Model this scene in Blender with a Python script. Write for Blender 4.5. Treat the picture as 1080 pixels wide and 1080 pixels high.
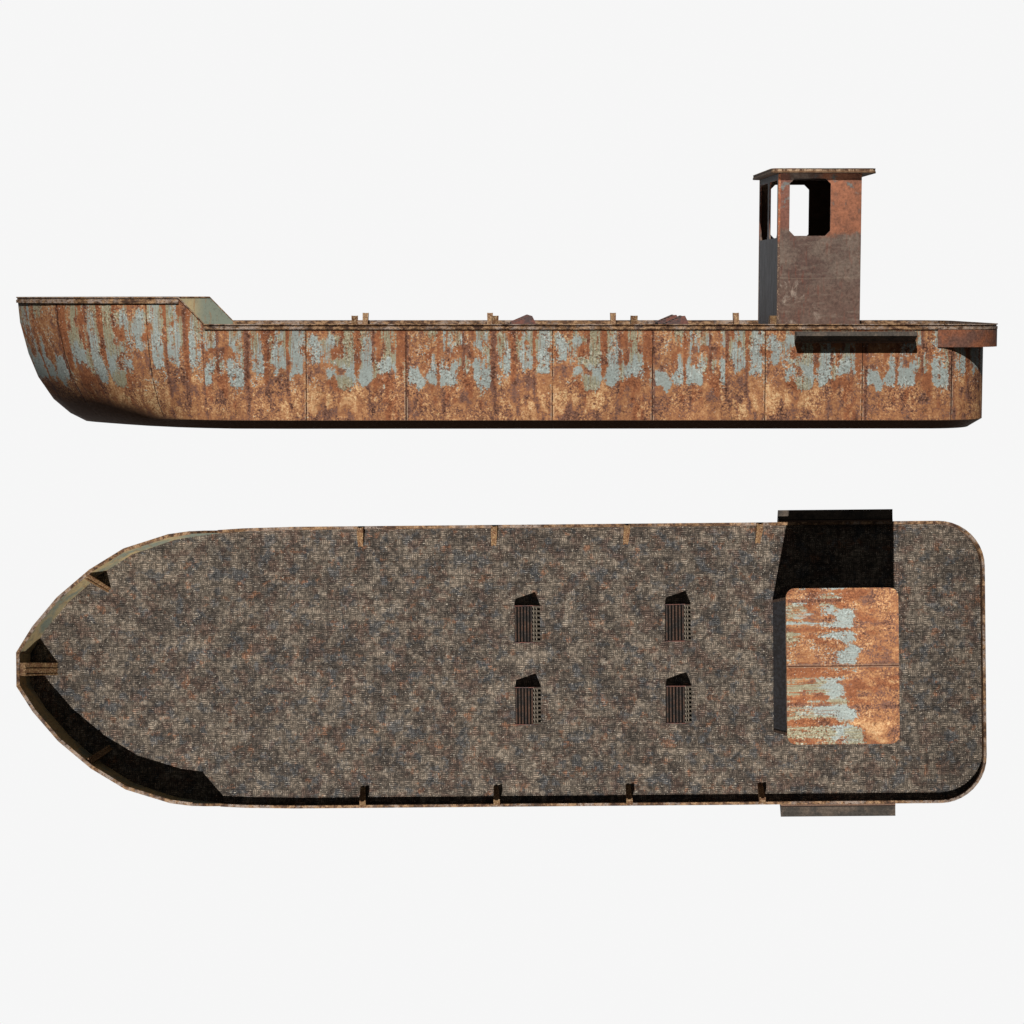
import bpy, bmesh, math, random
from mathutils import Vector, Matrix

# ------------------------------------------------------------------ basics
S = 0.025                       # metres per drawing unit (a 27 m barge)
scene = bpy.context.scene
for o in list(bpy.data.objects):
    bpy.data.objects.remove(o)
COL = scene.collection


def lin(r, g, b):
    def f(c):
        c /= 255.0
        return c / 12.92 if c <= 0.04045 else ((c + 0.055) / 1.055) ** 2.4
    return (f(r), f(g), f(b), 1.0)


# ------------------------------------------------------------------ node helper
class V:
    """a socket with arithmetic"""
    def __init__(self, g, s):
        self.g, self.s = g, s

    def _m(self, op, *a, clamp=False):
        return self.g.math(op, self, *a, clamp=clamp)

    def __add__(self, o): return self._m('ADD', o)
    def __radd__(self, o): return self._m('ADD', o)
    def __sub__(self, o): return self._m('SUBTRACT', o)
    def __rsub__(self, o): return self.g.math('SUBTRACT', o, self)
    def __mul__(self, o): return self._m('MULTIPLY', o)
    def __rmul__(self, o): return self._m('MULTIPLY', o)
    def __truediv__(self, o): return self._m('DIVIDE', o)
    def mod(self, o): return self._m('FLOORED_MODULO', o)
    def floor(self): return self._m('FLOOR')
    def abs(self): return self._m('ABSOLUTE')
    def min(self, o): return self._m('MINIMUM', o)
    def max(self, o): return self._m('MAXIMUM', o)
    def gt(self, o): return self._m('GREATER_THAN', o)
    def lt(self, o): return self._m('LESS_THAN', o)
    def clamp(self): return self._m('ADD', 0.0, clamp=True)


class G:
    def __init__(self, name, rough=0.85, spec=0.25, metal=0.0):
        m = bpy.data.materials.new(name)
        m.use_nodes = True
        self.mat, self.nt = m, m.node_tree
        self.b = self.nt.nodes['Principled BSDF']
        self.b.inputs['Roughness'].default_value = rough
        self.b.inputs['Specular IOR Level'].default_value = spec
        self.b.inputs['Metallic'].default_value = metal
        self.seed = 0.0

    def new(self, t): return self.nt.nodes.new(t)

    def put(self, sock, v):
        if isinstance(v, V):
            self.nt.links.new(v.s, sock)
        else:
            sock.default_value = v

    def math(self, op, *a, clamp=False):
        n = self.new('ShaderNodeMath'); n.operation = op; n.use_clamp = clamp
        for i, x in enumerate(a):
            self.put(n.inputs[i], x)
        return V(self, n.outputs[0])

    def xyz(self, v):
        n = self.new('ShaderNodeSeparateXYZ'); self.put(n.inputs[0], v)
        return [V(self, n.outputs[i]) for i in range(3)]

    def vec(self, x, y, z=0.0):
        n = self.new('ShaderNodeCombineXYZ')
        for i, c in enumerate((x, y, z)):
            self.put(n.inputs[i], c)
        return V(self, n.outputs[0])

    def obj(self):
        """object coordinates in drawing units"""
        n = self.new('ShaderNodeTexCoord')
        k = self.new('ShaderNodeVectorMath'); k.operation = 'SCALE'
        self.nt.links.new(n.outputs['Object'], k.inputs[0])
        k.inputs['Scale'].default_value = 1.0 / S
        return V(self, k.outputs[0])

    def uv(self):
        n = self.new('ShaderNodeUVMap'); n.uv_map = 'flow'
        return V(self, n.outputs[0])

    def noise(self, p, scale, detail=4, rough=0.6, stretch=None, dist=0.0):
        if stretch:
            k = self.new('ShaderNodeVectorMath'); k.operation = 'MULTIPLY'
            self.put(k.inputs[0], p); k.inputs[1].default_value = stretch
            p = V(self, k.outputs[0])
        self.seed += 13.7
        a = self.new('ShaderNodeVectorMath'); a.operation = 'ADD'
        self.put(a.inputs[0], p); a.inputs[1].default_value = (self.seed * 7.1, self.seed * 3.3, self.seed)
        n = self.new('ShaderNodeTexNoise')
        self.nt.links.new(a.outputs[0], n.inputs['Vector'])
        n.inputs['Scale'].default_value = scale
        n.inputs['Detail'].default_value = detail
        n.inputs['Roughness'].default_value = rough
        n.inputs['Distortion'].default_value = dist
        return V(self, n.outputs['Fac'])

    def voro(self, p, scale, feature='F1', rnd=1.0):
        n = self.new('ShaderNodeTexVoronoi'); n.feature = feature
        self.put(n.inputs['Vector'], p)
        n.inputs['Scale'].default_value = scale
        n.inputs['Randomness'].default_value = rnd
        return V(self, n.outputs['Distance'])

    def curve(self, x, pts, scale_x, scale_y):
        n = self.new('ShaderNodeFloatCurve')
        c = n.mapping.curves[0]
        while len(c.points) > 2:
            c.points.remove(c.points[-1])
        pts = [(a / scale_x, b / scale_y) for a, b in pts]
        c.points[0].location = pts[0]
        c.points[1].location = pts[-1]
        for p in pts[1:-1]:
            c.points.new(*p)
        for p in c.points:
            p.handle_type = 'VECTOR'
        n.mapping.update()
        self.put(n.inputs['Value'], x / scale_x)
        return V(self, n.outputs[0]) * scale_y

    def ss(self, x, a, b, lo=0.0, hi=1.0):
        """smoothstep from a to b"""
        n = self.new('ShaderNodeMapRange'); n.interpolation_type = 'SMOOTHSTEP'
        if a > b:
            a, b, lo, hi = b, a, hi, lo
        self.put(n.inputs[0], x)
        for i, v in ((1, a), (2, b), (3, lo), (4, hi)):
            self.put(n.inputs[i], v)
        return V(self, n.outputs[0])

    def mix(self, f, a, b, mode='MIX'):
        n = self.new('ShaderNodeMix'); n.data_type = 'RGBA'; n.blend_type = mode
        self.put(n.inputs[0], f); self.put(n.inputs[6], a); self.put(n.inputs[7], b)
        return V(self, n.outputs[2])

    def gain(self, col, f):
        """multiply a colour by a scalar"""
        n = self.new('ShaderNodeVectorMath'); n.operation = 'SCALE'
        self.put(n.inputs[0], col); self.put(n.inputs['Scale'], f)
        return V(self, n.outputs[0])

    def out(self, col, height=None, strength=0.4, dist=0.02, rough=None):
        self.put(self.b.inputs['Base Color'], col)
        if rough is not None:
            self.put(self.b.inputs['Roughness'], rough)
        if height is not None:
            n = self.new('ShaderNodeBump')
            n.inputs['Strength'].default_value = strength
            n.inputs['Distance'].default_value = dist
            self.put(n.inputs['Height'], height)
            self.nt.links.new(n.outputs[0], self.b.inputs['Normal'])
        return self.mat


# ------------------------------------------------------------------ the worn paint of the plating
PER = 261.0
WEAR_TILES = ['''
RRRORROssRROOGGGGOOGss
sPPPsRRPPPGGDGGGGOOGPs
sPPPPssPPPssDGGGGOOGPs
TsPPPPsssOOOOGGGGOOGss
OOsPPssssOOsRGGGGDDGPP
ssPPPTsssGGGGGGGGDDGPP
RRRRRRsRTsRGGPGGPOOGPP
BBTBBRRPPPsBBsPPPOsPPP
BRRRRRRssRsGGsGGPssPPP
TTTRRRROOOOGGGGGGYTPPP
YYTTTRRTBOOGGGGGTYYTTB
YYYYYYRYYBRRRTYYYYRTTT
YYYYYRRYYTROYYYYYYRRTT
YYYYRBBYRRRTYRYYYYRRTR
TYYYBBBBBBBRRBBBRYRRTR
TBBBBBBBBRBRRRBBBTTRRR
''','''
PDsOsGGssTOOODTTTTRTGG
PDOOsGGGTsOOODTTBTTTTG
PDOORDGGTsOOODRBRTTRRT
PssRsGGGDsOOODRTTTTTTT
PDsODGGGGsOOODTBTTTTOO
PDsOGGPPGsOROODTTBTTOT
PsGsPPPPPsOOsDTBBsROTO
PsGGPPPPBPOOsDPPPPRTOP
PsGROOOBOTTOsDPPPPPRPP
BOOOOOOOORRTsDPPPPPPTP
BRORBsOOORRRRDRRRPPTRR
BORRBRORRRRRRDRRRBRRRR
BRRRROORRORRODRRBRRRTR
BBRRBBROORRRRDBBBRORRR
BBRRRROOTORRRDBBRBBRRR
BRRRRROOTODRRDRRRRTRRR
''','''
GGDsPsssPssDTROsPssPGD
TGOsPBPssGPDTRRRPsPPTD
TTORssPTPGPDTRRPPPRsTD
OTORPBBPOOODDDORTPsGGD
sTORsBsOTTRDsDORROsTGD
PsOsPBRsssGDGsRPPsssGD
PPOPsBOPPPsDGsTPPTPTGD
PPOPPPPPTGODGTOPPPPPPD
sPOPPPPPPOOROOOPPRPPPD
PPOPPPPPPRTOOOORPPPPPD
ORRBBOROOTTROOORRssssD
RRRRBOORTTBBBOOTTssRRR
RORRDORROTBBBBRRTRRRRR
RRRRDRRRRTTRRRRRRORRTR
RRRRDRRRTTRRRRTRRRRRRR
RRRRRRRRTRRRRRTRRRRRRB
''','''
DRGsTODDROPTPGOsPPPPsD
DsGGPOODGOPGPGOGPPPPsD
DsGGPsODGsPOsGOGPPPPsD
DsGGPsODGsPsPGRGPPPOOD
DsGTPPODGPPsPGOsPPPPsD
DsTsPPODGPPsPPDsPPPPsD
DTPsPPOORBPPPPOTPsPPRD
DTTsPPOORTPTRRDsPPPPRD
DTTTTTOOBRRBBRDTRRRRRD
OTTTYYODBBBBBBDTTRRTTD
DRTRBBBDRRTRBBDTTTTTTD
DRTBBTBDBRRBRTDTYTRTTD
DRTTRTRDBRTBBTRRYYTRRD
DRTRTTTTBRRRYYTDRYYRRD
DBRRBRTTBRTRYYYRRRYTRD
RBTRRBBRTRTTTRYRTBTRBD
''']
WEAR = [''.join(z.split()[i] for z in WEAR_TILES) for i in range(16)]
# what is left on the steel: paint density, lightness of the rust, orange of the rust (or green of the paint)
CLS = dict(P=(.94, .55, .05), G=(.86, .52, .95), s=(.60, .58, .55), T=(.36, .60, .32), Y=(.10, .76, .14), R=(.14, .49, .42),
           O=(.06, .42, .92), D=(.0, .17, .50), B=(.07, .31, .0))


def wear(g, t, d):
    """weathering of one plate run, rows six units apart"""
    tot = None
    for i, row in enumerate(WEAR):
        n = g.new('ShaderNodeRGBCurve')
        for ch in range(3):
            c = n.mapping.curves[ch]
            vals = [CLS[k][ch] for k in row]
            pts = [((3 * q + 1.5) / PER, v) for q, v in enumerate(vals) if (3 * q + 1.5) < PER]
            keep = [p for q, p in enumerate(pts) if q in (0, len(pts) - 1) or not (pts[q - 1][1] == p[1] == pts[q + 1][1])]
            c.points[0].location = keep[0]; c.points[1].location = keep[-1]
            for p in keep[1:-1]:
                c.points.new(*p)
            for p in c.points:
                p.handle_type = 'VECTOR'
        n.mapping.update()
        q = t / PER
        g.put(n.inputs['Color'], g.vec(q, q, q))
        di = 8.3 + 6.0 * i
        if i == 0:
            w = g.math('SUBTRACT', 1.0, (d - di) / 6.0).clamp()
        elif i == 15:
            w = g.math('ADD', 1.0, (d - di) / 6.0).clamp()
        else:
            w = g.math('SUBTRACT', 1.0, ((d - di) / 6.0).abs()).clamp()
        m = g.new('ShaderNodeVectorMath'); m.operation = 'MULTIPLY_ADD'
        g.nt.links.new(n.outputs[0], m.inputs[0]); g.put(m.inputs[1], g.vec(w, w, w))
        if tot is None:
            m.inputs[2].default_value = (0, 0, 0)
        else:
            g.put(m.inputs[2], tot)
        tot = V(g, m.outputs[0])
    return g.xyz(tot)


def ramp(g, f, stops):
    n = g.new('ShaderNodeValToRGB')
    e = n.color_ramp.elements
    e[0].position, e[0].color = stops[0]; e[1].position, e[1].color = stops[-1]
    for p, c in stops[1:-1]:
        x = e.new(p); x.color = c
    g.put(n.inputs[0], f)
    return V(g, n.outputs[0])


def rust_paint(g, t, d, p):
    """t: position along a plate run 0..261, d: distance below the top edge, p: 3D position for the noises"""
    n_edge = g.noise(p, 0.13, 5, 0.65)
    n_e2 = g.noise(p, 0.15, 5, 0.65)
    n_fine = g.noise(p, 0.36, 4, 0.7)
    n_px = g.noise(p, 0.62, 2, 0.6)
    n_px2 = g.noise(p, 0.55, 2, 0.6)
    n_big = g.noise(p, 0.022, 3, 0.55)
    n_run = g.noise(g.vec(t, d * 0.05, 0.0), 0.5, 4, 0.7)
    tw = (t + (n_edge - .5) * 5.0).max(0.6).min(PER - .6)
    dw = d + (n_e2 - .5) * 18.0 + (n_big - .5) * 8.0
    P_, L_, O_ = wear(g, tw, dw)
    vary = g.ss(g.noise(p, .045, 3, .55), .38, .62, .45, 1.35)
    grain = ((n_fine - .5) * 1.35 + (n_px - .5) * 1.15) * vary + (n_edge - .5) * .8
    L2 = (L_ + grain + (n_run - .5) * .2).clamp()
    c = ramp(g, L2, [(0.0, lin(70, 44, 32)), (.14, lin(100, 66, 50)), (.30, lin(120, 88, 76)), (.45, lin(150, 100, 68)),
                     (.62, lin(174, 124, 84)), (.80, lin(200, 154, 110)), (1.0, lin(222, 186, 138))])
    org = ramp(g, (L2 * .8 + .1), [(0.0, lin(78, 40, 24)), (.35, lin(132, 80, 52)), (.6, lin(158, 99, 65)), (1.0, lin(206, 156, 112))])
    c = g.mix(g.ss(O_ + (n_e2 - .5) * .7, .38, .85) * .85, c, org)
    # scratches and hairline cracks in the scale
    k1 = g.noise(p, .035, 3, .5, dist=1.2)
    crk = g.ss((k1 - .5).abs(), .0, .012, 1.0, 0.0) * g.ss(n_e2, .42, .50) * g.ss(d, 40, 60)
    k3 = g.noise(p, .05, 2, .5, dist=2.2)
    crk = crk.max(g.ss((k3 - .47).abs(), .0, .010, 1.0, 0.0) * g.ss(n_fine, .42, .52) * g.ss(d, 44, 60))
    k2 = g.noise(p, .06, 3, .5, dist=1.5)
    crk = crk.max(g.ss((k2 - .5).abs(), .0, .012, 1.0, 0.0) * g.ss(L_, .6, .75))
    c = g.mix(crk * .6, c, lin(62, 38, 28))
    # paint
    n_thin = g.noise(g.vec(t, d * 0.03, 9.0), 0.9, 3, 0.6)
    dens = P_ + (n_edge - .5) * .9 + ((n_fine - .5) * 1.6 + (n_px2 - .5) * 1.3) * vary - g.ss(d, 60.0, 76.0) * .28 - g.ss(n_thin, .52, .60) * .38 * g.ss(d, 64, 24)
    m = g.ss(dens, .40, .66)
    pc = ramp(g, (((n_fine - .5) * 1.2 + (n_px - .5) * 1.3) * vary + .5).clamp(), [(0.0, lin(104, 104, 98)), (.35, lin(142, 148, 142)), (.62, lin(158, 167, 162)), (1.0, lin(198, 204, 198))])
    gr = ramp(g, (((n_fine - .5) * 1.2 + (n_px - .5) * 1.3) * vary + .5).clamp(), [(0.0, lin(88, 82, 66)), (.35, lin(134, 128, 104)), (.62, lin(158, 152, 126)), (1.0, lin(198, 190, 164))])
    pc = g.mix(g.ss(O_ + (n_run - .5) * 2.4 + (n_big - .5) * 1.0 + g.ss(d, 34, 8) * .35, .30, 1.0), pc, gr)
    pc = g.mix(g.ss(n_px2 * .5 + n_px * .5, .42, .36) * vary * .6, pc, lin(92, 70, 56))
    c = g.mix(m, c, pc)
    # rust running off the top edge
    c = g.mix(g.ss(n_run, .54, .66) * g.ss(d, 78, 26, .08, .62), c, lin(126, 76, 46))
    c = g.mix(g.ss(n_px * .6 + n_edge * .4, .40, .34) * .55, c, lin(52, 36, 28))
    c = g.mix(g.ss(n_px2 * .7 + n_fine * .3, .63, .68) * g.ss(d, 85, 30, .25, .8), c, lin(222, 214, 202))
    c = g.gain(c, g.ss(n_big, .3, .7, .90, 1.10))
    h = m * 0.7 + n_fine * 0.9 + n_px * 0.5
    return c, h


def mat_hull():
    g = G('weathered_hull_plate', 0.82, 0.22)
    u, v, _ = g.xyz(g.uv()); d = 0.0 - v
    p = g.obj()
    late = u.gt(766.0); bow = u.lt(213.0)
    t = (u - 322.5 + late * 36.0).mod(PER)
    t = t + ((152.0 - u).mod(PER) - t) * bow
    dd = d + ((d + 22.0) * 0.70 + 6.0 - d) * bow
    c, h = rust_paint(g, t, dd, p)
    # plate seams
    s1 = 99.0
    for x in (-200.0,):
        s1 = (u - x).abs()
    for x in (47.0, 152.0, 322.5, 428.0, 583.0, 689.0, 808.5, 911.5, 1007.0, 1090.0):
        s1 = s1.min((u - x).abs())
    wav = g.noise(p, 0.2, 2, .5)
    seam = g.ss(s1, 0.25, 0.85, 1.0, 0.0) * g.ss(wav, .38, .54, .35, 1.0)
    c = g.mix(seam * 0.85, c, lin(38, 26, 20))
    lip = g.ss((s1 - 1.3).abs(), 0.2, 0.7, 1.0, 0.0) * g.ss(wav, .45, .6) * g.ss(d, 30, 60)
    c = g.mix(lip * 0.45, c, lin(216, 190, 160))
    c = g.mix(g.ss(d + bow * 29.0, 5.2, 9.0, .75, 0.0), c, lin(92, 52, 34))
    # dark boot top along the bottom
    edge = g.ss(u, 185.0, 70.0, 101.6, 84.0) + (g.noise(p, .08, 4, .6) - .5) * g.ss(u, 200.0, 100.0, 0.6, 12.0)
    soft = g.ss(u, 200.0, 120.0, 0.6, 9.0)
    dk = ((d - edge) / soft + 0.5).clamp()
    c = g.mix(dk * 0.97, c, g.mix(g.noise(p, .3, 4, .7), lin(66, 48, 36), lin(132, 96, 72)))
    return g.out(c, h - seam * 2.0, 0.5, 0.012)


def mat_roof():
    g = G('weathered_roof_plate', 0.8, 0.22)
    p = g.obj(); x, y, z = g.xyz(p)
    t = (106.0 + (y + 3.7) * 0.90).max(2.0).min(259.0)
    c, h = rust_paint(g, t, ((x - 823.5) * 0.83 + 6.0), p)
    c = g.gain(c, 1.15)
    s = (y + 3.7).abs()
    seam = g.ss(s, 0.3, 0.9, 1.0, 0.0)
    c = g.mix(seam * .6, c, lin(80, 54, 40))
    c = g.mix(g.ss((s - 1.3).abs(), .2, .6, .35, 0.0), c, lin(200, 170, 140))
    # the vertical edge of the roof slab
    side = g.ss(z, 167.1, 166.6)
    q = g.noise(p, .25, 4, .7, stretch=(1, 1, .4))
    ec = g.mix(g.ss(q, .42, .60), lin(84, 60, 44), lin(164, 138, 112))
    ec = g.mix(g.ss(z, 164.9, 164.2) * .75, ec, lin(96, 68, 44))
    ec = g.mix(g.ss(z, 166.2, 166.6) * .85, ec, lin(34, 26, 22))
    ec = g.mix(g.ss(z, 163.0, 162.7) * .85, ec, lin(30, 24, 22))  # lower rim and underside darkened as painted shade
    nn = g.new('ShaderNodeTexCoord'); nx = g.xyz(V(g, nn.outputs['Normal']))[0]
    ec = g.gain(ec, g.ss(nx, -.85, -.6, .55, 1.0))  # forward-facing edge darkened, its shade put into the colour
    c = g.mix(side, c, ec)
    return g.out(c, h - seam, 0.5, 0.012)


def mat_deck():
    g = G('tread_plate_deck', 0.75, 0.3)
    p = g.obj(); x, y, z = g.xyz(p)
    cell = 8.4
    cx = (x / cell).floor(); cy = (y / cell).floor()
    par = (cx + cy).mod(2.0)
    fx = x / cell - cx; fy = y / cell - cy
    bx = (g.math('SINE', fx * (math.tau * 4.0)) * 0.5 + 0.5)
    by = (g.math('SINE', fy * (math.tau * 4.0)) * 0.5 + 0.5)
    bar = bx * par + by * (1.0 - par)
    along = fy * par + fx * (1.0 - par)
    ends = g.ss((along - 0.5).abs(), .34, .46, 1.0, 0.0)
    bar = bar * ends
    n1 = g.noise(p, 0.024, 4, .6); n2 = g.noise(p, 0.07, 4, .6); n3 = g.noise(p, .22, 4, .7)
    n4 = g.noise(p, .8, 3, .75); n5 = g.noise(p, .062, 4, .6); n6 = g.noise(p, .055, 4, .6); n7 = g.noise(p, .085, 3, .6)
    c = g.mix(g.ss(n1, .42, .58), lin(104, 93, 81), lin(74, 65, 57))
    c = g.mix(g.ss(n2, .52, .60) * .7, c, lin(70, 72, 74))
    c = g.mix(g.ss(n5, .52, .60) * .75, c, lin(84, 66, 56))
    c = g.mix(g.ss(n6, .53, .61) * .65, c, lin(122, 110, 96))
    c = g.mix(g.ss(g.noise(p, .06, 5, .7), .57, .65) * .75, c, lin(116, 80, 58))
    c = g.gain(c, g.ss(n3, .32, .68, .66, 1.42))
    c = g.gain(c, g.ss(n4, .3, .7, .62, 1.5))
    c = g.gain(c, g.ss(n7, .38, .62, .84, 1.2))
    c = g.gain(c, g.ss((x - 222.0).abs(), 8.0, 22.0, .86, 1.0))
    c = g.mix(g.ss(n3 * .5 + n4 * .5, .60, .66) * .55, c, lin(150, 118, 90))
    c = g.gain(c, bar * (g.ss(n3, .38, .62, .25, 1.7)) * .8 + 0.72)
    c = g.mix(g.ss(g.noise(p, .5, 2, .6), .64, .70) * .85, c, lin(196, 184, 166))
    c = g.gain(c, 0.80)
    return g.out(c, bar + n4 * .4, 0.55, 0.012)


def mat_rail():
    g = G('rusty_rail_steel', 0.7, 0.3)
    p = g.obj()
    a = g.noise(p, .12, 5, .7); b = g.noise(p, .5, 3, .7, stretch=(.45, .45, 1)); e = g.noise(p, .022, 3, .6)
    f = g.noise(p, .3, 3, .65, stretch=(.5, .5, 1))
    c = g.mix(g.ss(a, .4, .62), lin(126, 94, 64), lin(80, 54, 40))
    c = g.mix(g.ss(f, .50, .60) * .8, c, lin(168, 134, 100))
    c = g.mix(g.ss(f, .46, .38) * .8, c, lin(54, 38, 28))
    c = g.mix(g.ss(e, .47, .57) * g.ss(b, .40, .54) * .7, c, lin(164, 148, 136))
    c = g.gain(c, g.ss(g.noise(p, .9, 2, .7), .3, .7, .6, 1.35))
    return g.out(c, b, .4, .01)


def mat_brace():
    g = G('ochre_rusted_beam', 0.7, 0.3)
    p = g.obj()
    a = g.noise(p, .14, 4, .7); b = g.noise(p, .6, 3, .7)
    c = g.mix(g.ss(a, .40, .6), lin(130, 100, 66), lin(104, 70, 44))
    c = g.mix(g.ss(b, .54, .62) * .6, c, lin(190, 164, 130))
    c = g.mix(g.ss(b, .46, .38) * .6, c, lin(64, 42, 28))
    return g.out(c, b, .3, .01)


def mat_inner():
    g = G('faded_green_bulwark_paint', 0.8, 0.25)
    p = g.obj()
    a = g.noise(p, .022, 4, .6); b = g.noise(p, .16, 5, .7); r = g.noise(p, .3, 3, .7, stretch=(1, 1, .12))
    x, y, z = g.xyz(p)
    c = g.mix(g.ss(a, .34, .52) * g.ss(x, 184.0, 160.0, .0, 1.0), lin(122, 128, 114), lin(172, 152, 112))
    c = g.mix(g.ss(b, .5, .64) * .45, c, lin(96, 100, 90))
    c = g.mix(g.ss(r, .56, .68) * .5, c, lin(146, 100, 58))
    c = g.mix(g.ss(g.noise(p, .5, 3, .7), .60, .68) * .5, c, lin(70, 50, 36))
    return g.out(c, b, .3, .01)


def mat_fascia():
    g = G('red_brown_stern_plate', 0.8, 0.22)
    p = g.obj()
    a = g.noise(p, .045, 5, .65); b = g.noise(p, .45, 4, .72)
    c = g.mix(g.ss(a, .4, .6), lin(142, 88, 62), lin(108, 76, 64))
    c = g.gain(c, g.ss(b, .28, .7, .66, 1.35))
    c = g.mix(g.ss(g.noise(p, .35, 3, .7), .62, .70) * .5, c, lin(176, 138, 108))
    return g.out(c, b, .4, .01)


def mat_wall():
    g = G('scraped_wheelhouse_plate', 0.72, 0.28)
    p = g.obj(); x, y, z = g.xyz(p)
    a = g.noise(p, .035, 5, .65); b = g.noise(p, .4, 4, .72); h = g.noise(p, .10, 4, .6, stretch=(.5, .5, 2.0))
    vs = g.noise(p, .3, 4, .65, stretch=(1, 1, .15))
    c = g.mix(g.ss(a, .42, .6), lin(112, 96, 85), lin(92, 72, 64))
    c = g.mix(g.ss(z + (a - .5) * 60.0, 52.0, 30.0) * .75, c, lin(98, 76, 66))
    c = g.mix(g.ss(h, .54, .66) * .28, c, lin(134, 120, 106))
    c = g.mix(g.ss(vs, .55, .66) * .45, c, lin(112, 62, 48))
    # pale rubbed marks
    sc = g.noise(p, .055, 5, .7, dist=1.0)
    c = g.mix(g.ss(sc, .52, .64) * g.ss(z, 70, 30) * g.ss(x, 900, 850) * .8, c, lin(156, 140, 126))
    c = g.mix(g.ss(g.noise(p, .14, 4, .65), .54, .64) * .5, c, lin(86, 62, 53))
    c = g.mix(g.ss((z - 49.0 + (a - .5) * 6.0).abs(), .2, .8, .3, 0.0), c, lin(136, 122, 106))
    # upper band of orange primer left on the side, ends in a ragged edge
    n = g.noise(p, .09, 5, .7)
    up = g.ss(z + (n - .5) * 22.0 - g.ss(x, 880.0, 915.0) * 3.0, 92.0, 97.0) * g.ss((x - 913.0).abs() + (n - .5) * 8.0, 40.0, 30.0)
    orange = g.mix(g.ss(n, .42, .6), lin(152, 98, 72), lin(128, 84, 64))
    c = g.mix(up, c, orange)
    lef = g.ss(z + (n - .5) * 20.0, 98.0, 106.0) * g.ss(x, 846.0, 842.0)
    c = g.mix(lef * .85, c, lin(116, 72, 58))
    gap = g.ss(n * .6 + a * .5, .60, .66) * g.ss(z, 112.0, 130.0)
    c = g.mix(gap * .9, c, lin(104, 108, 104))
    c = g.gain(c, g.ss(b, .28, .7, .70, 1.30))
    # front and aft faces carry slate grey paint
    ge = g.new('ShaderNodeTexCoord')
    nx = g.xyz(V(g, ge.outputs['Normal']))[0].abs()
    slate = g.mix(g.ss(vs, .4, .6), lin(82, 84, 91), lin(62, 61, 64))
    slate = g.gain(slate, g.ss(b, .28, .7, .82, 1.16))
    c = g.mix(nx.gt(0.7), c, slate)
    return g.out(c, b + a, .3, .01)


def mat_corner():
    g = G('rusty_corner_post', 0.75, 0.28)
    p = g.obj(); x, y, z = g.xyz(p)
    a = g.noise(p, .1, 5, .7); b = g.noise(p, .5, 3, .7)
    c = g.mix(g.ss(z + (a - .5) * 30., 84., 100.), lin(96, 74, 64), lin(158, 94, 64))
    c = g.mix(g.ss(b, .52, .64) * .7, c, lin(176, 150, 122))
    c = g.gain(c, g.ss(a, .3, .7, .7, 1.25))
    return g.out(c, b, .3, .01)


def mat_vent():
    g = G('dark_vent_steel', 0.7, 0.3)
    p = g.obj()
    a = g.noise(p, .09, 4, .65); b = g.noise(p, .5, 3, .7)
    c = g.mix(g.ss(a, .42, .58), lin(48, 41, 37), lin(76, 54, 42))
    c = g.mix(g.ss(b, .56, .64) * .35, c, lin(110, 98, 88))
    return g.out(c, b, .3, .01)


def mat_vent_cheek():
    g = G('red_vent_cheek', 0.8, 0.25)
    p = g.obj()
    a = g.noise(p, .12, 4, .65); b = g.noise(p, .5, 3, .7)
    c = g.mix(g.ss(a, .42, .58), lin(118, 78, 68), lin(88, 72, 70))
    c = g.gain(c, g.ss(b, .3, .7, .75, 1.25))
    return g.out(c, b, .3, .01)


def mat_vent_plate():
    g = G('grey_perforated_plate', 0.75, 0.3)
    p = g.obj()
    b = g.noise(p, .5, 3, .7)
    c = g.mix(b, lin(122, 112, 100), lin(160, 148, 130))
    return g.out(c, b, .3, .01)


def mat_house_shade():
    g = G('wheelhouse_painted_shade', 0.9, 0.1)  # painted shade: darker tone for wall insides and the roof underside
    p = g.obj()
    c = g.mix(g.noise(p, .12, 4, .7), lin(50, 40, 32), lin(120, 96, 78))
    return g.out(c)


def mat_black():
    g = G('vent_hollow_painted_shade', 0.9, 0.1)  # painted shade: black faces stand for the dark hollow behind vent bars
    p = g.obj()
    c = g.mix(g.noise(p, .3, 3, .6), lin(10, 9, 9), lin(20, 17, 15))
    return g.out(c)


def mat_step():
    g = G('step_tread_steel', 0.75, 0.3)
    p = g.obj(); x, y, z = g.xyz(p)
    dd = g.math('SINE', (x + y) * 2.2) * g.math('SINE', (x - y) * 2.2)
    a = g.noise(p, .06, 4, .65); b = g.noise(p, .5, 3, .7)
    c = g.mix(g.ss(a, .42, .58), lin(100, 88, 77), lin(74, 68, 62))
    c = g.gain(c, g.ss(dd, -.3, .5, .6, 1.35))
    c = g.mix(g.ss(y.abs(), 158.9, 158.4) * .8, c, lin(132, 102, 84))
    c = g.mix(g.ss((y.abs() - 158.9).abs(), .4, .9, .85, 0.0), c, lin(40, 32, 28))
    c = g.gain(c, g.ss(b, .3, .7, .72, 1.25))
    return g.out(c, dd, .5, .01)


M = dict(hull=mat_hull(), roof=mat_roof(), deck=mat_deck(), rail=mat_rail(), brace=mat_brace(), inner=mat_inner(),
         fascia=mat_fascia(), wall=mat_wall(), corner=mat_corner(), vent=mat_vent(), cheek=mat_vent_cheek(),
         plate=mat_vent_plate(), black=mat_black(), house_shade=mat_house_shade(), step=mat_step())


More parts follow.
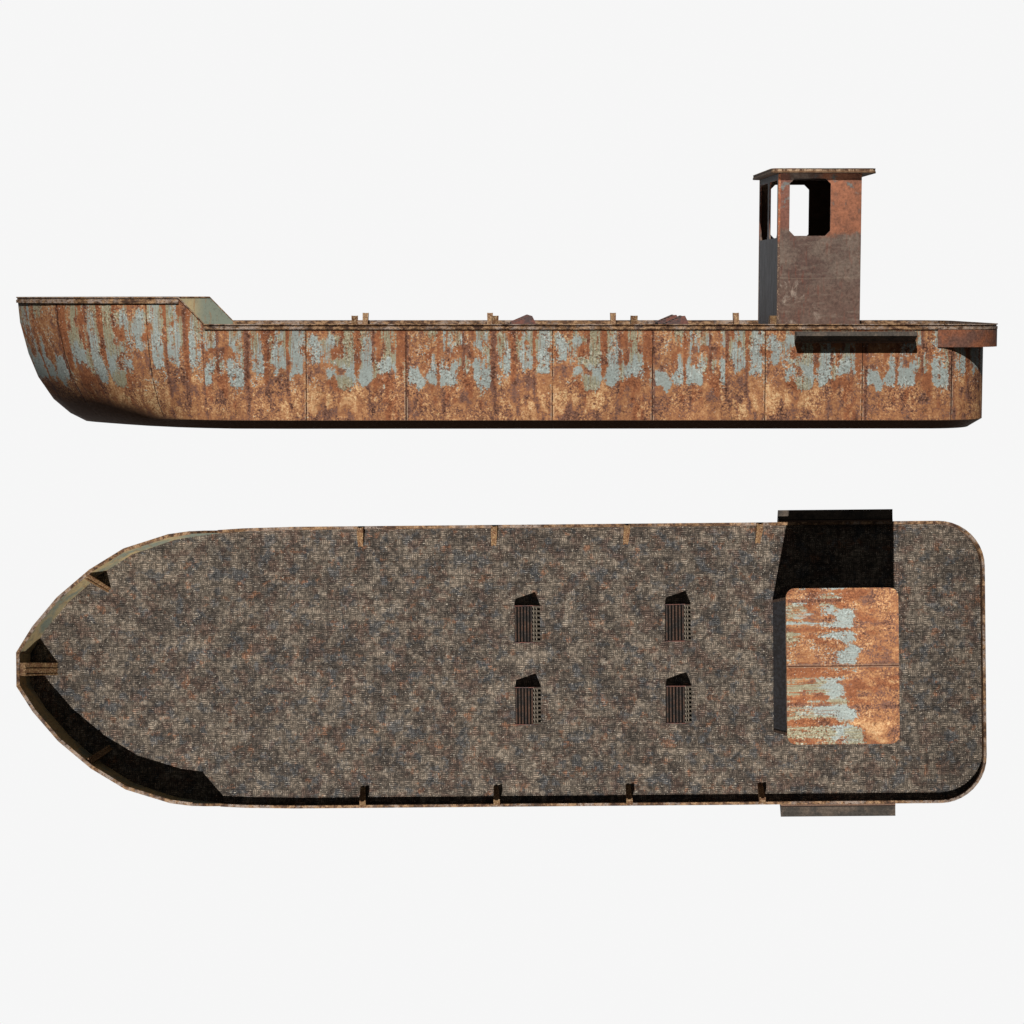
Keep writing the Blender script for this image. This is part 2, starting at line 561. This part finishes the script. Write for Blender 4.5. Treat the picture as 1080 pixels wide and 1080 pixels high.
# ------------------------------------------------------------------ geometry helpers
class Boat:
    """drawing coordinates: X aft, Y to the far side, Z up; Z = 0 is the top of the midship rail"""

    def __init__(self, root, warp):
        self.root, self.warp = root, warp

    def link(self, name, bm, mats, parent=None, sharp=35, smooth=False, weld=True):
        if weld:
            bmesh.ops.remove_doubles(bm, verts=bm.verts, dist=1e-4)
        bmesh.ops.recalc_face_normals(bm, faces=bm.faces)
        for v in bm.verts:
            x, y, z = self.warp(v.co.x, v.co.y, v.co.z)
            v.co = Vector((x * S, y * S, z * S))
        me = bpy.data.meshes.new(name)
        bm.to_mesh(me); bm.free()
        for m in (mats if isinstance(mats, (list, tuple)) else [mats]):
            me.materials.append(m)
        if smooth:
            for f in me.polygons:
                f.use_smooth = True
            me.set_sharp_from_angle(angle=math.radians(sharp))
        o = bpy.data.objects.new(name, me)
        COL.objects.link(o)
        o.parent = parent or self.root
        return o


def box(bm, x0, x1, y0, y1, z0, z1, mat=0):
    vs = [bm.verts.new((x, y, z)) for x in (x0, x1) for y in (y0, y1) for z in (z0, z1)]
    for q in ((0, 1, 3, 2), (4, 6, 7, 5), (0, 4, 5, 1), (2, 3, 7, 6), (0, 2, 6, 4), (1, 5, 7, 3)):
        f = bm.faces.new([vs[i] for i in q]); f.material_index = mat
    return vs


def beam(bm, a, b, side, width, thick, inset=0.0):
    """a bar from a to b, 'side' the width direction"""
    a, b = Vector(a), Vector(b)
    d = (b - a).normalized(); s = Vector(side).normalized(); s = (s - d * s.dot(d)).normalized(); n = d.cross(s)
    vs = []
    for p in (a, b):
        for i, j in ((-1, -1), (1, -1), (1, 1), (-1, 1)):
            vs.append(bm.verts.new(p + s * (i * width / 2) + n * (j * thick / 2)))
    for q in ((0, 1, 2, 3), (7, 6, 5, 4), (0, 4, 5, 1), (1, 5, 6, 2), (2, 6, 7, 3), (3, 7, 4, 0)):
        bm.faces.new([vs[i] for i in q])


def sweep(bm, path, prof, closed=False):
    """path: list of (x, y) at heights z; prof: list of (outward, dz). outward normal lies to the left of travel"""
    n = len(path); rings = []
    for i, (x, y, z) in enumerate(path):
        if closed:
            p0, p1 = path[(i - 1) % n], path[(i + 1) % n]
        else:
            p0, p1 = path[max(i - 1, 0)], path[min(i + 1, n - 1)]
        a = Vector((x - p0[0], y - p0[1])); b = Vector((p1[0] - x, p1[1] - y))
        if a.length < 1e-6: a = b
        if b.length < 1e-6: b = a
        na = Vector((-a.y, a.x)).normalized(); nb = Vector((-b.y, b.x)).normalized()
        m = (na + nb).normalized(); k = 1.0 / max(0.5, m.dot(na)); m = m * k
        rings.append([bm.verts.new((x + m.x * o, y + m.y * o, z + dz)) for o, dz in prof])
    m = len(prof)
    for i in range(n if closed else n - 1):
        r0, r1 = rings[i], rings[(i + 1) % n]
        for j in range(m):
            bm.faces.new((r0[j], r0[(j + 1) % m], r1[(j + 1) % m], r1[j]))
    if not closed:
        bm.faces.new(rings[0]); bm.faces.new(rings[-1][::-1])


# ------------------------------------------------------------------ the hull form
STEM = [(28.3, -8.0), (0.0, -5.5), (-34.7, 3.0), (-61.0, 13.0), (-86.0, 29.0), (-102.0, 47.0), (-111.5, 64.0)]
NARR = [(28.3, 0.0), (0.0, 0.02), (-34.7, 0.08), (-61.0, 0.17), (-86.0, 0.32), (-102.0, 0.46), (-111.5, 0.58)]
BOW = [(-8.0, 18.2), (10.0, 46.0), (38.0, 78.0), (74.5, 108.0), (113.3, 131.0), (163.3, 146.2), (188.0, 149.4), (201.5, 151.0),
       (215.0, 152.0), (243.0, 153.4), (300.0, 154.5)]
ZD = -10.0          # deck
ZF = -24.5          # lower edge of the stern plate


def interp(tab, z):
    if z >= tab[0][0]: return tab[0][1]
    for (a, va), (b, vb) in zip(tab, tab[1:]):
        if z >= b:
            return va + (vb - va) * (a - z) / (a - b)
    return tab[-1][1]


def fade(x):
    f = max(0.0, min(1.0, (262.0 - x) / 270.0))
    return f ** 1.35


def place(x, w, z):
    """point of a station at height z"""
    f = fade(x)
    X = x + (interp(STEM, z) + 8.0) * f
    W = w * (1 - interp(NARR, z) * f)
    if x < -7:
        W = w * (1 - interp(NARR, z) * 1.45)
    return X, W


def top_z(x):
    if x <= 188.0: return 28.3
    if x >= 215.0: return 0.0
    return 28.3 * (215.0 - x) / 27.0


def stations(kind):
    """half outline from stem to the middle of the stern: (x, w, u)"""
    st = [(x, w, x) for x, w in BOW]
    st += [(x, 154.5, x) for x in (400, 500, 600, 700, 800, 900, 990)]
    if kind == 'rail':
        st.append((1014.0, 154.5, 1014.0))
        cx, cy, rx, ry, n = 1014.0, 104.5, 50.0, 50.0, 10
    else:
        cx, cy, rx, ry, n = 990.0, 98.5, 61.5, 56.0, 12
    u = cx
    px, py = cx, 154.5
    for i in range(1, n + 1):
        a = math.pi / 2 * i / n
        x, y = cx + rx * math.sin(a), cy + ry * math.cos(a)
        u += math.hypot(x - px, y - py); px, py = x, y
        st.append((x, y, u))
    st.append((px, 40.0, u + py - 40.0)); st.append((px, 0.0, u + py))
    return st


def build_hull(B):
    st = stations('hull')
    bm = bmesh.new()
    uv = bm.loops.layers.uv.new('flow')
    zs = [0.0, -17.0, -34.7, -48.0, -61.0, -74.0, -86.0, -95.0, -102.0]
    full = [(st[0][0], 0.0, -18.0)] + st
    for sgn in (-1, 1):
        grid = []
        for (x, w, u) in full:
            zt = top_z(x)
            col = []
            lv = [zt if zt > 0 else None] + zs
            for z in lv:
                if z is None: z = -0.25
                X, W = place(x, w, z) if w else (place(x, 18.2, z)[0], 0.0)
                if x > 991: z2 = min(z, -12.5)
                else: z2 = min(z, zt) - (0.2 if z == zt else 0.0)
                col.append((X, sgn * W, z2, u, z))
            # bottom edge, set in from the knuckle
            X, W = place(x, w, -111.5) if w else (place(x, 18.2, -111.5)[0], 0.0)
            if x > 960:
                X = 960 + (X - 960) * 0.86
            W2 = max(0.0, W - 11.0 * (1 - fade(x) * .6)) if w else 0.0
            col.append((X, sgn * W2, -111.5, u, -112.0))
            grid.append(col)
        vv = [[bm.verts.new(c[:3]) for c in col] for col in grid]
        for i in range(len(grid) - 1):
            for j in range(len(grid[0]) - 1):
                q = [(i, j), (i + 1, j), (i + 1, j + 1), (i, j + 1)]
                pts = [vv[a][b] for a, b in q]
                if (pts[0].co - pts[3].co).length < 1e-5 and (pts[1].co - pts[2].co).length < 1e-5:
                    continue
                f = bm.faces.new(pts)
                for l, (a, b) in zip(f.loops, q):
                    l[uv].uv = (grid[a][b][3], grid[a][b][4])
        # flat bottom
        for i in range(len(grid) - 1):
            a, b = vv[i][-1], vv[i + 1][-1]
            if abs(a.co.y) < 1e-4 and abs(b.co.y) < 1e-4: continue
            ca = bm.verts.new((a.co.x, 0, a.co.z)); cb = bm.verts.new((b.co.x, 0, b.co.z))
            f = bm.faces.new((a, b, cb, ca))
            for l in f.loops: l[uv].uv = (grid[i][-1][3], -114.0)
    bmesh.ops.dissolve_degenerate(bm, dist=1e-5, edges=bm.edges)
    return B.link('hull', bm, M['hull'], sharp=24, smooth=True)


def ring(kind, zf, xmin=-99, xmax=9999):
    """closed or open path round the boat: +Y side from bow to stern, back along -Y. Outward lies left."""
    st = stations(kind)
    st = [s for s in st if xmin <= s[0] <= xmax]
    out = []
    for x, w, u in st:
        z = zf(x) if callable(zf) else zf
        X, W = place(x, w, z)
        out.append((X, W, z))
    back = [(x, -w, z) for x, w, z in reversed(out) if w > 1e-6]
    return out + back


def build_boat(B, roofk=1.0):
    build_hull(B)
    # deck: triangulated strip between both sides
    bm = bmesh.new()
    prev = None
    for x, w, u in stations('rail'):
        X, W = place(x, w, ZD)
        W = max(0.0, W - 1.2)
        if x > 1060: X -= 1.2
        cur = (bm.verts.new((X, W, ZD)), bm.verts.new((X, -W, ZD)))
        if prev and W > 0:
            bm.faces.new((prev[0], cur[0], cur[1], prev[1]))
        prev = cur
    dk = B.link('deck', bm, M['deck'], weld=False)
    for f in dk.data.polygons:
        if f.normal.z < 0: f.flip()

    # bulwark skin, inside the shell, all the way round
    bm = bmesh.new()
    path = ring('rail', top_z)
    n = len(path); loops = []
    for i, (x, y, z) in enumerate(path):
        p0, p1 = path[(i - 1) % n], path[(i + 1) % n]
        a = Vector((x - p0[0], y - p0[1])).normalized(); b = Vector((p1[0] - x, p1[1] - y)).normalized()
        na = Vector((-a.y, a.x)); nb = Vector((-b.y, b.x)); m = (na + nb).normalized(); m = m / max(.6, m.dot(na))
        s = math.copysign(1, y) if abs(y) > 1e-6 else 0
        # lower edge follows the flare
        st = None
        dx = 0.0; dw = 0.0
        if x < 262:
            zz = ZD - 0.5
            f = fade(x); dx = (interp(STEM, zz) - interp(STEM, z)) * f
            dw = -abs(y) * (interp(NARR, zz) - interp(NARR, z)) * f * s
        zt = z - 0.4
        loops.append([bm.verts.new((x - m.x * .3, y - m.y * .3, zt)), bm.verts.new((x - m.x * 1.6, y - m.y * 1.6, zt)),
                      bm.verts.new((x - m.x * 1.6 + dx, y - m.y * 1.6 + dw, ZD - .5)), bm.verts.new((x - m.x * .3 + dx, y - m.y * .3 + dw, ZD - .5))])
    for i in range(n):
        r0, r1 = loops[i], loops[(i + 1) % n]
        mid = max(path[i][0], path[(i + 1) % n][0]) > 216
        for j in range(4):
            f = bm.faces.new((r0[j], r0[(j + 1) % 4], r1[(j + 1) % 4], r1[j]))
            f.material_index = 1 if (j == 0 or mid) else 0
    B.link('bulwark', bm, [M['inner'], M['rail']], sharp=30, smooth=True)

    prof = [(0.2, -5.6), (1.3, -5.6), (1.3, -2.9), (-0.4, -2.7), (-0.4, -1.3), (1.5, -1.0), (1.5, 0.0), (-1.6, 0.0), (-1.6, -1.2), (0.2, -1.2)]
    bm = bmesh.new()
    sweep(bm, ring('rail', 0.0, 214.0), prof)
    B.link('gunwale_rail', bm, M['rail'])
    bm = bmesh.new()
    p = ring('rail', 28.3, -99, 189.0)
    h = len(p) // 2
    path = p[h:] + p[:h]          # from one bulwark end round the stem to the other
    prof2 = [(0.2, -6.6), (1.3, -6.6), (1.3, -3.2), (-0.4, -3.0), (-0.4, -1.5), (1.2, -1.1), (1.2, 0.0), (-2.6, 0.0), (-2.6, -1.2), (0.2, -1.2)]
    sweep(bm, path, prof2)
    B.link('bow_rail', bm, M['rail'])

    for sgn in (-1, 1):
        bm = bmesh.new()
        pp = [(x, y, z) for x, y, z in ring('rail', top_z, 187.0, 216.0) if y * sgn > 0]
        sweep(bm, pp, [(1.0, -1.4), (1.0, -.05), (-1.9, -.05), (-1.9, -1.4)])
        B.link('bulwark_cap', bm, M['rail'])

    # stern plate under the rail: overhangs the hull
    bm = bmesh.new()
    o = [s for s in stations('rail') if s[0] >= 990]
    pts = [(991.0, 154.5)] + [(x, w) for x, w, u in o if x > 1000]
    pts = pts + [(x, -w) for x, w in reversed(pts) if w > 1e-6]
    sweep(bm, [(x, y, 0.0) for x, y in pts], [(0.9, -5.7), (0.9, ZF), (-1.6, ZF), (-1.6, -5.7)])
    B.link('stern_plate', bm, M['fascia'], sharp=30, smooth=True)
    bm = bmesh.new()
    vs = [bm.verts.new((x, y * .993, ZF + 1.0)) for x, y in pts]
    bm.faces.new(vs)
    B.link('stern_soffit', bm, M['fascia'])

    # side steps
    for sgn in (-1, 1):
        bm = bmesh.new()
        prof = [(154.6, -7.6), (158.6, -7.6), (158.9, -8.3), (170.0, -8.3), (170.0, -12.2), (154.6, -20.3)]
        a = [bm.verts.new((839.0, sgn * y, z)) for y, z in prof]
        b = [bm.verts.new((966.0, sgn * y, z)) for y, z in prof]
        for i in range(6):
            j = (i + 1) % 6
            bm.faces.new((a[i], a[j], b[j], b[i]))
        bm.faces.new(a); bm.faces.new(b[::-1])
        B.link('side_step', bm, M['step'])

    # brackets against the bulwark: solid knees with a sloping inner face and two edge flanges
    def knee(name, top_out, inward, depth_top, depth_foot, zt, w_top, w_foot, flanges, back=0.0):
        bm = bmesh.new()
        o = Vector((top_out[0], top_out[1], 0)); n = Vector(inward).normalized(); s = Vector((-n.y, n.x, 0))

        def wedge(c0, c1, hw0, hw1, off, dn=0.0):
            # c0, c1: sideways centre at top and foot; off: how far the slope stands proud
            v = []
            for q in (-1, 1):
                v.append([bm.verts.new(o + s * (c0 + q * hw0) + n * dn + Vector((0, 0, zt - dn * .15))),
                          bm.verts.new(o + s * (c0 + q * hw0) + n * (depth_top + off) + Vector((0, 0, zt - dn * .15))),
                          bm.verts.new(o + s * (c1 + q * hw1) + n * (depth_foot + off) + Vector((0, 0, ZD - .2 + dn * .3))),
                          bm.verts.new(o + s * (c1 + q * hw1) + n * (back + dn) + Vector((0, 0, ZD - .2 + dn * .3)))])
            a, b = v
            bm.faces.new(a); bm.faces.new(b[::-1])
            for i in range(4):
                j = (i + 1) % 4
                bm.faces.new((a[i], b[i], b[j], a[j]))
        fl = 0.85
        wedge(0, 0, w_top / 2 - .2, w_foot / 2 - .2, -1.0, .9)
        for k in range(flanges):
            q = -1 + 2 * k / (flanges - 1)
            wedge(q * (w_top / 2 - fl), q * (w_foot / 2 - fl), fl, fl, 0.0)
        return B.link(name, bm, M['brace'], weld=False)

    for X in (374.0, 522.5, 669.5, 816.5):
        for sgn in (-1, 1):
            knee('rail_bracket', (X, sgn * 154.4), (-.03, -sgn, 0), 7.0, 21.5, 8.8, 7.0, 5.4, 2)
    for sgn in (-1, 1):
        knee('bow_bracket', (69.5, sgn * 102.5), (20.0, -sgn * 15.0, 0), 4.0, 26.0, 26.0, 7.0, 6.0, 2, 8.0)
    knee('stem_bracket', (-6.5, 0), (1, 0, 0), 8.0, 37.0, 26.4, 14.5, 13.5, 3, 7.0)

    # ---------------------------------------------------------- deck vents
    for x0, xr in ((544.2, 563.8), (711.9, 731.6)):
        for sgn in (-1, 1):
            y0, y1 = (24.8, 65.2) if sgn > 0 else (-65.8, -25.2)
            x1 = x0 + 28.0; hz = ZD + 8.6; rz = ZD + 16.8
            side = [(x0, ZD - .3), (x0, hz), (xr - .8, rz), (xr + .6, rz), (x1, ZD + 1.0), (x1, ZD - .3)]
            bm = bmesh.new()
            a = [bm.verts.new((x, y0, z)) for x, z in side]
            b = [bm.verts.new((x, y1, z)) for x, z in side]
            for i in range(6):
                j = (i + 1) % 6
                f = bm.faces.new((a[i], a[j], b[j], b[i])); f.material_index = 1
            bm.faces.new(a); bm.faces.new(b[::-1])
            v = B.link('deck_vent', bm, [M['cheek'], M['black']])
            # long louvre bars on the slope
            bm = bmesh.new()
            for k in range(6):
                fr = (k + .12) / 5.3
                xx = x0 + .9 + (xr - x0 - 1.2) * fr; zz = hz + (rz - hz) * fr
                beam(bm, (xx, y0 + .8, zz + .1), (xx, y1 - .8, zz + .1), (1, 0, .4), 1.8, 0.8)
            B.link('louvre', bm, M['vent'], v, weld=False)
            for ya in (y0 - .5, y1 - .3):
                bm = bmesh.new()
                e = [(x0 - .3, ZD - .2), (x0 - .3, hz + .9), (xr - .8, rz + .9), (xr + .9, rz + .9), (x1 + .4, ZD + 1.6), (x1 + .4, ZD - .2)]
                a = [bm.verts.new((x, ya, z)) for x, z in e]; b = [bm.verts.new((x, ya + .8, z)) for x, z in e]
                for i in range(6):
                    bm.faces.new((a[i], a[(i + 1) % 6], b[(i + 1) % 6], b[i]))
                bm.faces.new(a); bm.faces.new(b[::-1])
                B.link('end_plate', bm, M['cheek'], v)
            # perforated plate on the steep side: bars round 8 x 2 openings
            bm = bmesh.new()
            A = Vector((xr + .7, 0, rz + .35)); E = Vector((x1 + .2, 0, ZD + 1.3)); D = E - A
            ys = [y0 + 1.0 + (y1 - y0 - 2.0) * i / 8 for i in range(9)]
            for yy in ys:
                beam(bm, A + Vector((0, yy, 0)), E + Vector((0, yy, 0)), (0, 1, 0), 2.0, .7)
            for fr, w in ((.12, 1.2), (.52, 2.0)):
                c = A + D * fr
                beam(bm, c + Vector((0, y0 + 1, 0)), c + Vector((0, y1 - 1, 0)), D, w, .8)
            B.link('perforated_plate', bm, M['plate'], v, weld=False)

    # ---------------------------------------------------------- wheelhouse
    X0, X1, YA, YB, ZT = 832.0, 922.5, -76.7, 69.3, 162.2
    wt = 1.8
    z0, z1 = 94.7, 156.7

    def panel_with_holes(bm, outer, holes, mapf, th):
        """outer rectangle (a0,a1,b0,b1) with octagonal holes; mapf(a, b, depth) gives the point"""
        ks = sorted({outer[0], outer[1]} | {h[0] for h in holes} | {h[1] for h in holes})
        loops = []
        for a0, a1, b0, b1, ch in holes:
            loops.append([(a0, b0 + ch), (a0 + ch, b0), (a1 - ch, b0), (a1, b0 + ch), (a1, b1 - ch), (a1 - ch, b1), (a0 + ch, b1), (a0, b1 - ch)])
        quads = []
        ob0, ob1 = outer[2], outer[3]
        for k0, k1 in zip(ks, ks[1:]):
            hs = [h for h in holes if abs(h[0] - k0) < 1e-6 and abs(h[1] - k1) < 1e-6]
            if not hs:
                quads.append([(k0, ob0), (k1, ob0), (k1, ob1), (k0, ob1)])
            else:
                a0, a1, b0, b1, ch = hs[0]
                quads.append([(a0, ob0), (a1, ob0), (a1, b0 + ch), (a1 - ch, b0), (a0 + ch, b0), (a0, b0 + ch)])
                quads.append([(a0, ob1), (a0, b1 - ch), (a0 + ch, b1), (a1 - ch, b1), (a1, b1 - ch), (a1, ob1)])
        for q in quads:
            bm.faces.new([bm.verts.new(mapf(a, b, 0)) for a, b in q])
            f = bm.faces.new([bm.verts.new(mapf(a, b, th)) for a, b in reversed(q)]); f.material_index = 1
        for lp in loops:
            m = len(lp)
            for i in range(m):
                p, q = lp[i], lp[(i + 1) % m]
                bm.faces.new([bm.verts.new(c) for c in (mapf(*p, 0), mapf(*q, 0), mapf(*q, th), mapf(*p, th))])
        c = [(outer[0], ob0), (outer[1], ob0), (outer[1], ob1), (outer[0], ob1)]
        for i in range(4):
            p, q = c[i], c[(i + 1) % 4]
            bm.faces.new([bm.verts.new(k) for k in (mapf(*p, 0), mapf(*q, 0), mapf(*q, th), mapf(*p, th))])

    house = None
    bm = bmesh.new()
    panel_with_holes(bm, (X0 + 2, X1, ZD - .3, ZT), [(844.2, 888.8, z0, z1, 5.5)], lambda a, b, t: (a, YA + t, b), wt)
    house = B.link('wheelhouse', bm, [M['wall'], M['house_shade']])
    bm = bmesh.new()
    panel_with_holes(bm, (X0 + 2, X1, ZD - .3, ZT), [(844.2, 888.8, z0, z1, 5.5)], lambda a, b, t: (a, YB - t, b), wt)
    B.link('side_wall', bm, [M['wall'], M['house_shade']], house)
    bm = bmesh.new()
    panel_with_holes(bm, (YA + 2, YB - 2, ZD - .3, ZT), [(YA + 9, -8.5, z0 - 2, z1 - 1, 4.0), (3.5, YB - 5, z0 - 2, z1 - 1, 4.0)],
                     lambda a, b, t: (X0 + t, a, b), wt)
    B.link('front_wall', bm, [M['wall'], M['house_shade']], house)
    bm = bmesh.new()
    box(bm, X1 - .9, X1 + .2, YA + wt + .1, YB - wt - .1, ZD - .3, ZT)
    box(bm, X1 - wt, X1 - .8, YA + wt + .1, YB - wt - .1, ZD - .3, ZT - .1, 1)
    B.link('aft_wall', bm, [M['wall'], M['house_shade']], house)
    for yy in (YA, YB - 2.2):
        bm = bmesh.new()
        box(bm, X0 - .3, X0 + 2.2, yy - .3, yy + 2.5, ZD - .3, ZT - .1)
        B.link('corner_post', bm, M['corner'], house)
    # roof slab with rounded corners
    bm = bmesh.new()
    rx0, rx1, ry0, ry1 = 823.5, 938.0, -79.4 - 3.7, 79.4 - 3.7
    cxm, cym = (rx0 + rx1) / 2, (ry0 + ry1) / 2
    rx0, rx1, ry0, ry1 = [c + (v - c) * roofk for c, v in ((cxm, rx0), (cxm, rx1), (cym, ry0), (cym, ry1))]
    r = 9.0; pts = []
    for cx, cy, a0 in ((rx1 - r, ry1 - r, 0), (rx0 + r, ry1 - r, 90), (rx0 + r, ry0 + r, 180), (rx1 - r, ry0 + r, 270)):
        for k in range(6):
            a = math.radians(a0 + 18 * k)
            pts.append((cx + r * math.cos(a), cy + r * math.sin(a)))
    lv = [(0, 162.4), (0.0, 164.2), (0.5, 164.5), (0.5, 166.9), (0.0, 167.4)]
    rings = []
    for o, z in lv:
        rings.append([bm.verts.new((cxm + (x - cxm) * (1 - o / 60), cym + (y - cym) * (1 - o / 80), z)) for x, y in pts])
    m = len(pts)
    for a, b in zip(rings, rings[1:]):
        for i in range(m):
            bm.faces.new((a[i], a[(i + 1) % m], b[(i + 1) % m], b[i]))
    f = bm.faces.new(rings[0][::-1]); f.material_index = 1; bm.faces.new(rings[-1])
    B.link('roof', bm, [M['roof'], M['house_shade']], house, weld=False)
    return house


# ------------------------------------------------------------------ camera
F = 2300.0                       # focal length in photograph pixels
PX, PY = 495.0, 502.0
cam = bpy.data.cameras.new('camera')
cam.sensor_width = 36.0
cam.lens = 36.0 * F / 1080.0
cam.shift_x = (540.0 - PX) / 1080.0
cam.shift_y = (PY - 540.0) / 1080.0
cam.clip_start = 0.5; cam.clip_end = 2000.0
camo = bpy.data.objects.new('camera', cam); COL.objects.link(camo)
camo.rotation_euler = (math.radians(90), 0, 0)      # looks along +Y, Z up
scene.camera = camo


def frame(vx, vy, dist, k):
    """a point seen at pixel vx, vy and the sight-line basis (right, forward, up)"""
    ray = Vector((vx - PX, F, -(vy - PY)))
    d = ray.normalized()
    r = Vector((1, 0, 0)); r = (r - d * r.dot(d)).normalized()
    u = r.cross(d)
    return d * (dist * ray.length / F * S * k), r, d, u


def spot(name, mat, center, half, energy_k):
    """a distant hard lamp; direction given in the barge's own frame"""
    l = Vector((-0.166, -0.835, 1.0)).normalized()
    R = mat.to_3x3().normalized()
    c = mat @ Vector(center)
    k = mat.to_scale().x
    L = 60000.0 * S * k
    pos = c + (R @ l) * L
    lt = bpy.data.lights.new(name, 'SPOT')
    lt.energy = energy_k * 4 * math.pi * L * L
    lt.color = (1.0, 0.985, 0.96)
    lt.shadow_soft_size = L * math.radians(0.22)
    lt.spot_size = 2 * math.atan(half * S * k / L)
    lt.spot_blend = 0.05
    o = bpy.data.objects.new(name, lt); COL.objects.link(o)
    o.location = pos
    o.rotation_euler = (R @ l).to_track_quat('Z', 'Y').to_euler()
    return o


def root(name, label, m):
    o = bpy.data.objects.new(name, None); COL.objects.link(o)
    o.empty_display_size = 0.3
    o.matrix_world = m
    o['label'] = label; o['category'] = 'barge'; o['group'] = 'rusty flat-decked barges'
    return o


def basis(cx, cy, cz, org, k):
    m = Matrix.Identity(4)
    for i, c in enumerate((cx, cy, cz)):
        for j in range(3):
            m[j][i] = c[j] * k
    m.translation = org
    return m


ENERGY = 5.0 * 3.14159265 / math.pi

# barge seen from the side: local Y points away from the camera
k1 = 1.0
P, r, d, u = frame(475.0, 307.0, F, k1)
m1 = basis(r, d, u, Vector((0, 0, 0)), k1)
off = m1.to_3x3() @ Vector((475.0 * S, -154.5 * S, 34.7 * S))
m1.translation = P - off
b1 = root('barge', 'rusty barge seen from the side, orange hull plates with pale blue paint streaks', m1)
build_boat(Boat(b1, lambda x, y, z: (x, y, z)))
spot('key_lamp_side', m1, (540 * S, -60 * S, 10 * S), 640.0, ENERGY)

# barge seen from above: local Z points at the camera
k2 = 0.5
s2 = 0.9495
P, r, d, u = frame(515.0, 698.0, F / s2, k2)
ro = math.radians(0.51)
r2 = r * math.cos(ro) + u * math.sin(ro); u2 = u * math.cos(ro) - r * math.sin(ro)
m2 = basis(r2, u2, -d, Vector((0, 0, 0)), k2)
off = m2.to_3x3() @ Vector((514.6 * S, 3.7 * S, 0.0))
m2.translation = P - off


def warp2(x, y, z):
    if x < 200:
        x = 200 + (x - 200) * 0.978
    if x > 1000:
        x = 1000 + (x - 1000) * 1.01
    x = 515.0 + (x - 515.0) * (1.0 + y * 3.5e-5)
    return x, y, z


b2 = root('barge', 'rusty barge seen from straight above, grey-brown tread plate deck and rust-patched roof', m2)
build_boat(Boat(b2, warp2), roofk=1.012)
spot('key_lamp_top', m2, (540 * S, 0, 20 * S), 640.0, ENERGY)

# ------------------------------------------------------------------ studio surround: a white sweep behind, dark room elsewhere
w = bpy.data.worlds.new('World'); scene.world = w; w.use_nodes = True
nt = w.node_tree
bg = nt.nodes['Background']
tc = nt.nodes.new('ShaderNodeTexCoord')
sp = nt.nodes.new('ShaderNodeSeparateXYZ'); nt.links.new(tc.outputs['Generated'], sp.inputs[0])
mr = nt.nodes.new('ShaderNodeMapRange'); mr.interpolation_type = 'SMOOTHSTEP'
nt.links.new(sp.outputs[1], mr.inputs[0])
mr.inputs[1].default_value = 0.60; mr.inputs[2].default_value = 0.78
mr.inputs[3].default_value = 0.055; mr.inputs[4].default_value = 0.924
nt.links.new(mr.outputs[0], bg.inputs['Strength'])
bg.inputs['Color'].default_value = (1, 1, 1, 1)

scene.render.engine = 'CYCLES'
scene.cycles.max_bounces = 4
scene.view_settings.view_transform = 'Standard'
scene.view_settings.look = 'None'
scene.view_settings.exposure = 0
scene.view_settings.gamma = 1
scene.view_settings.use_curve_mapping = False
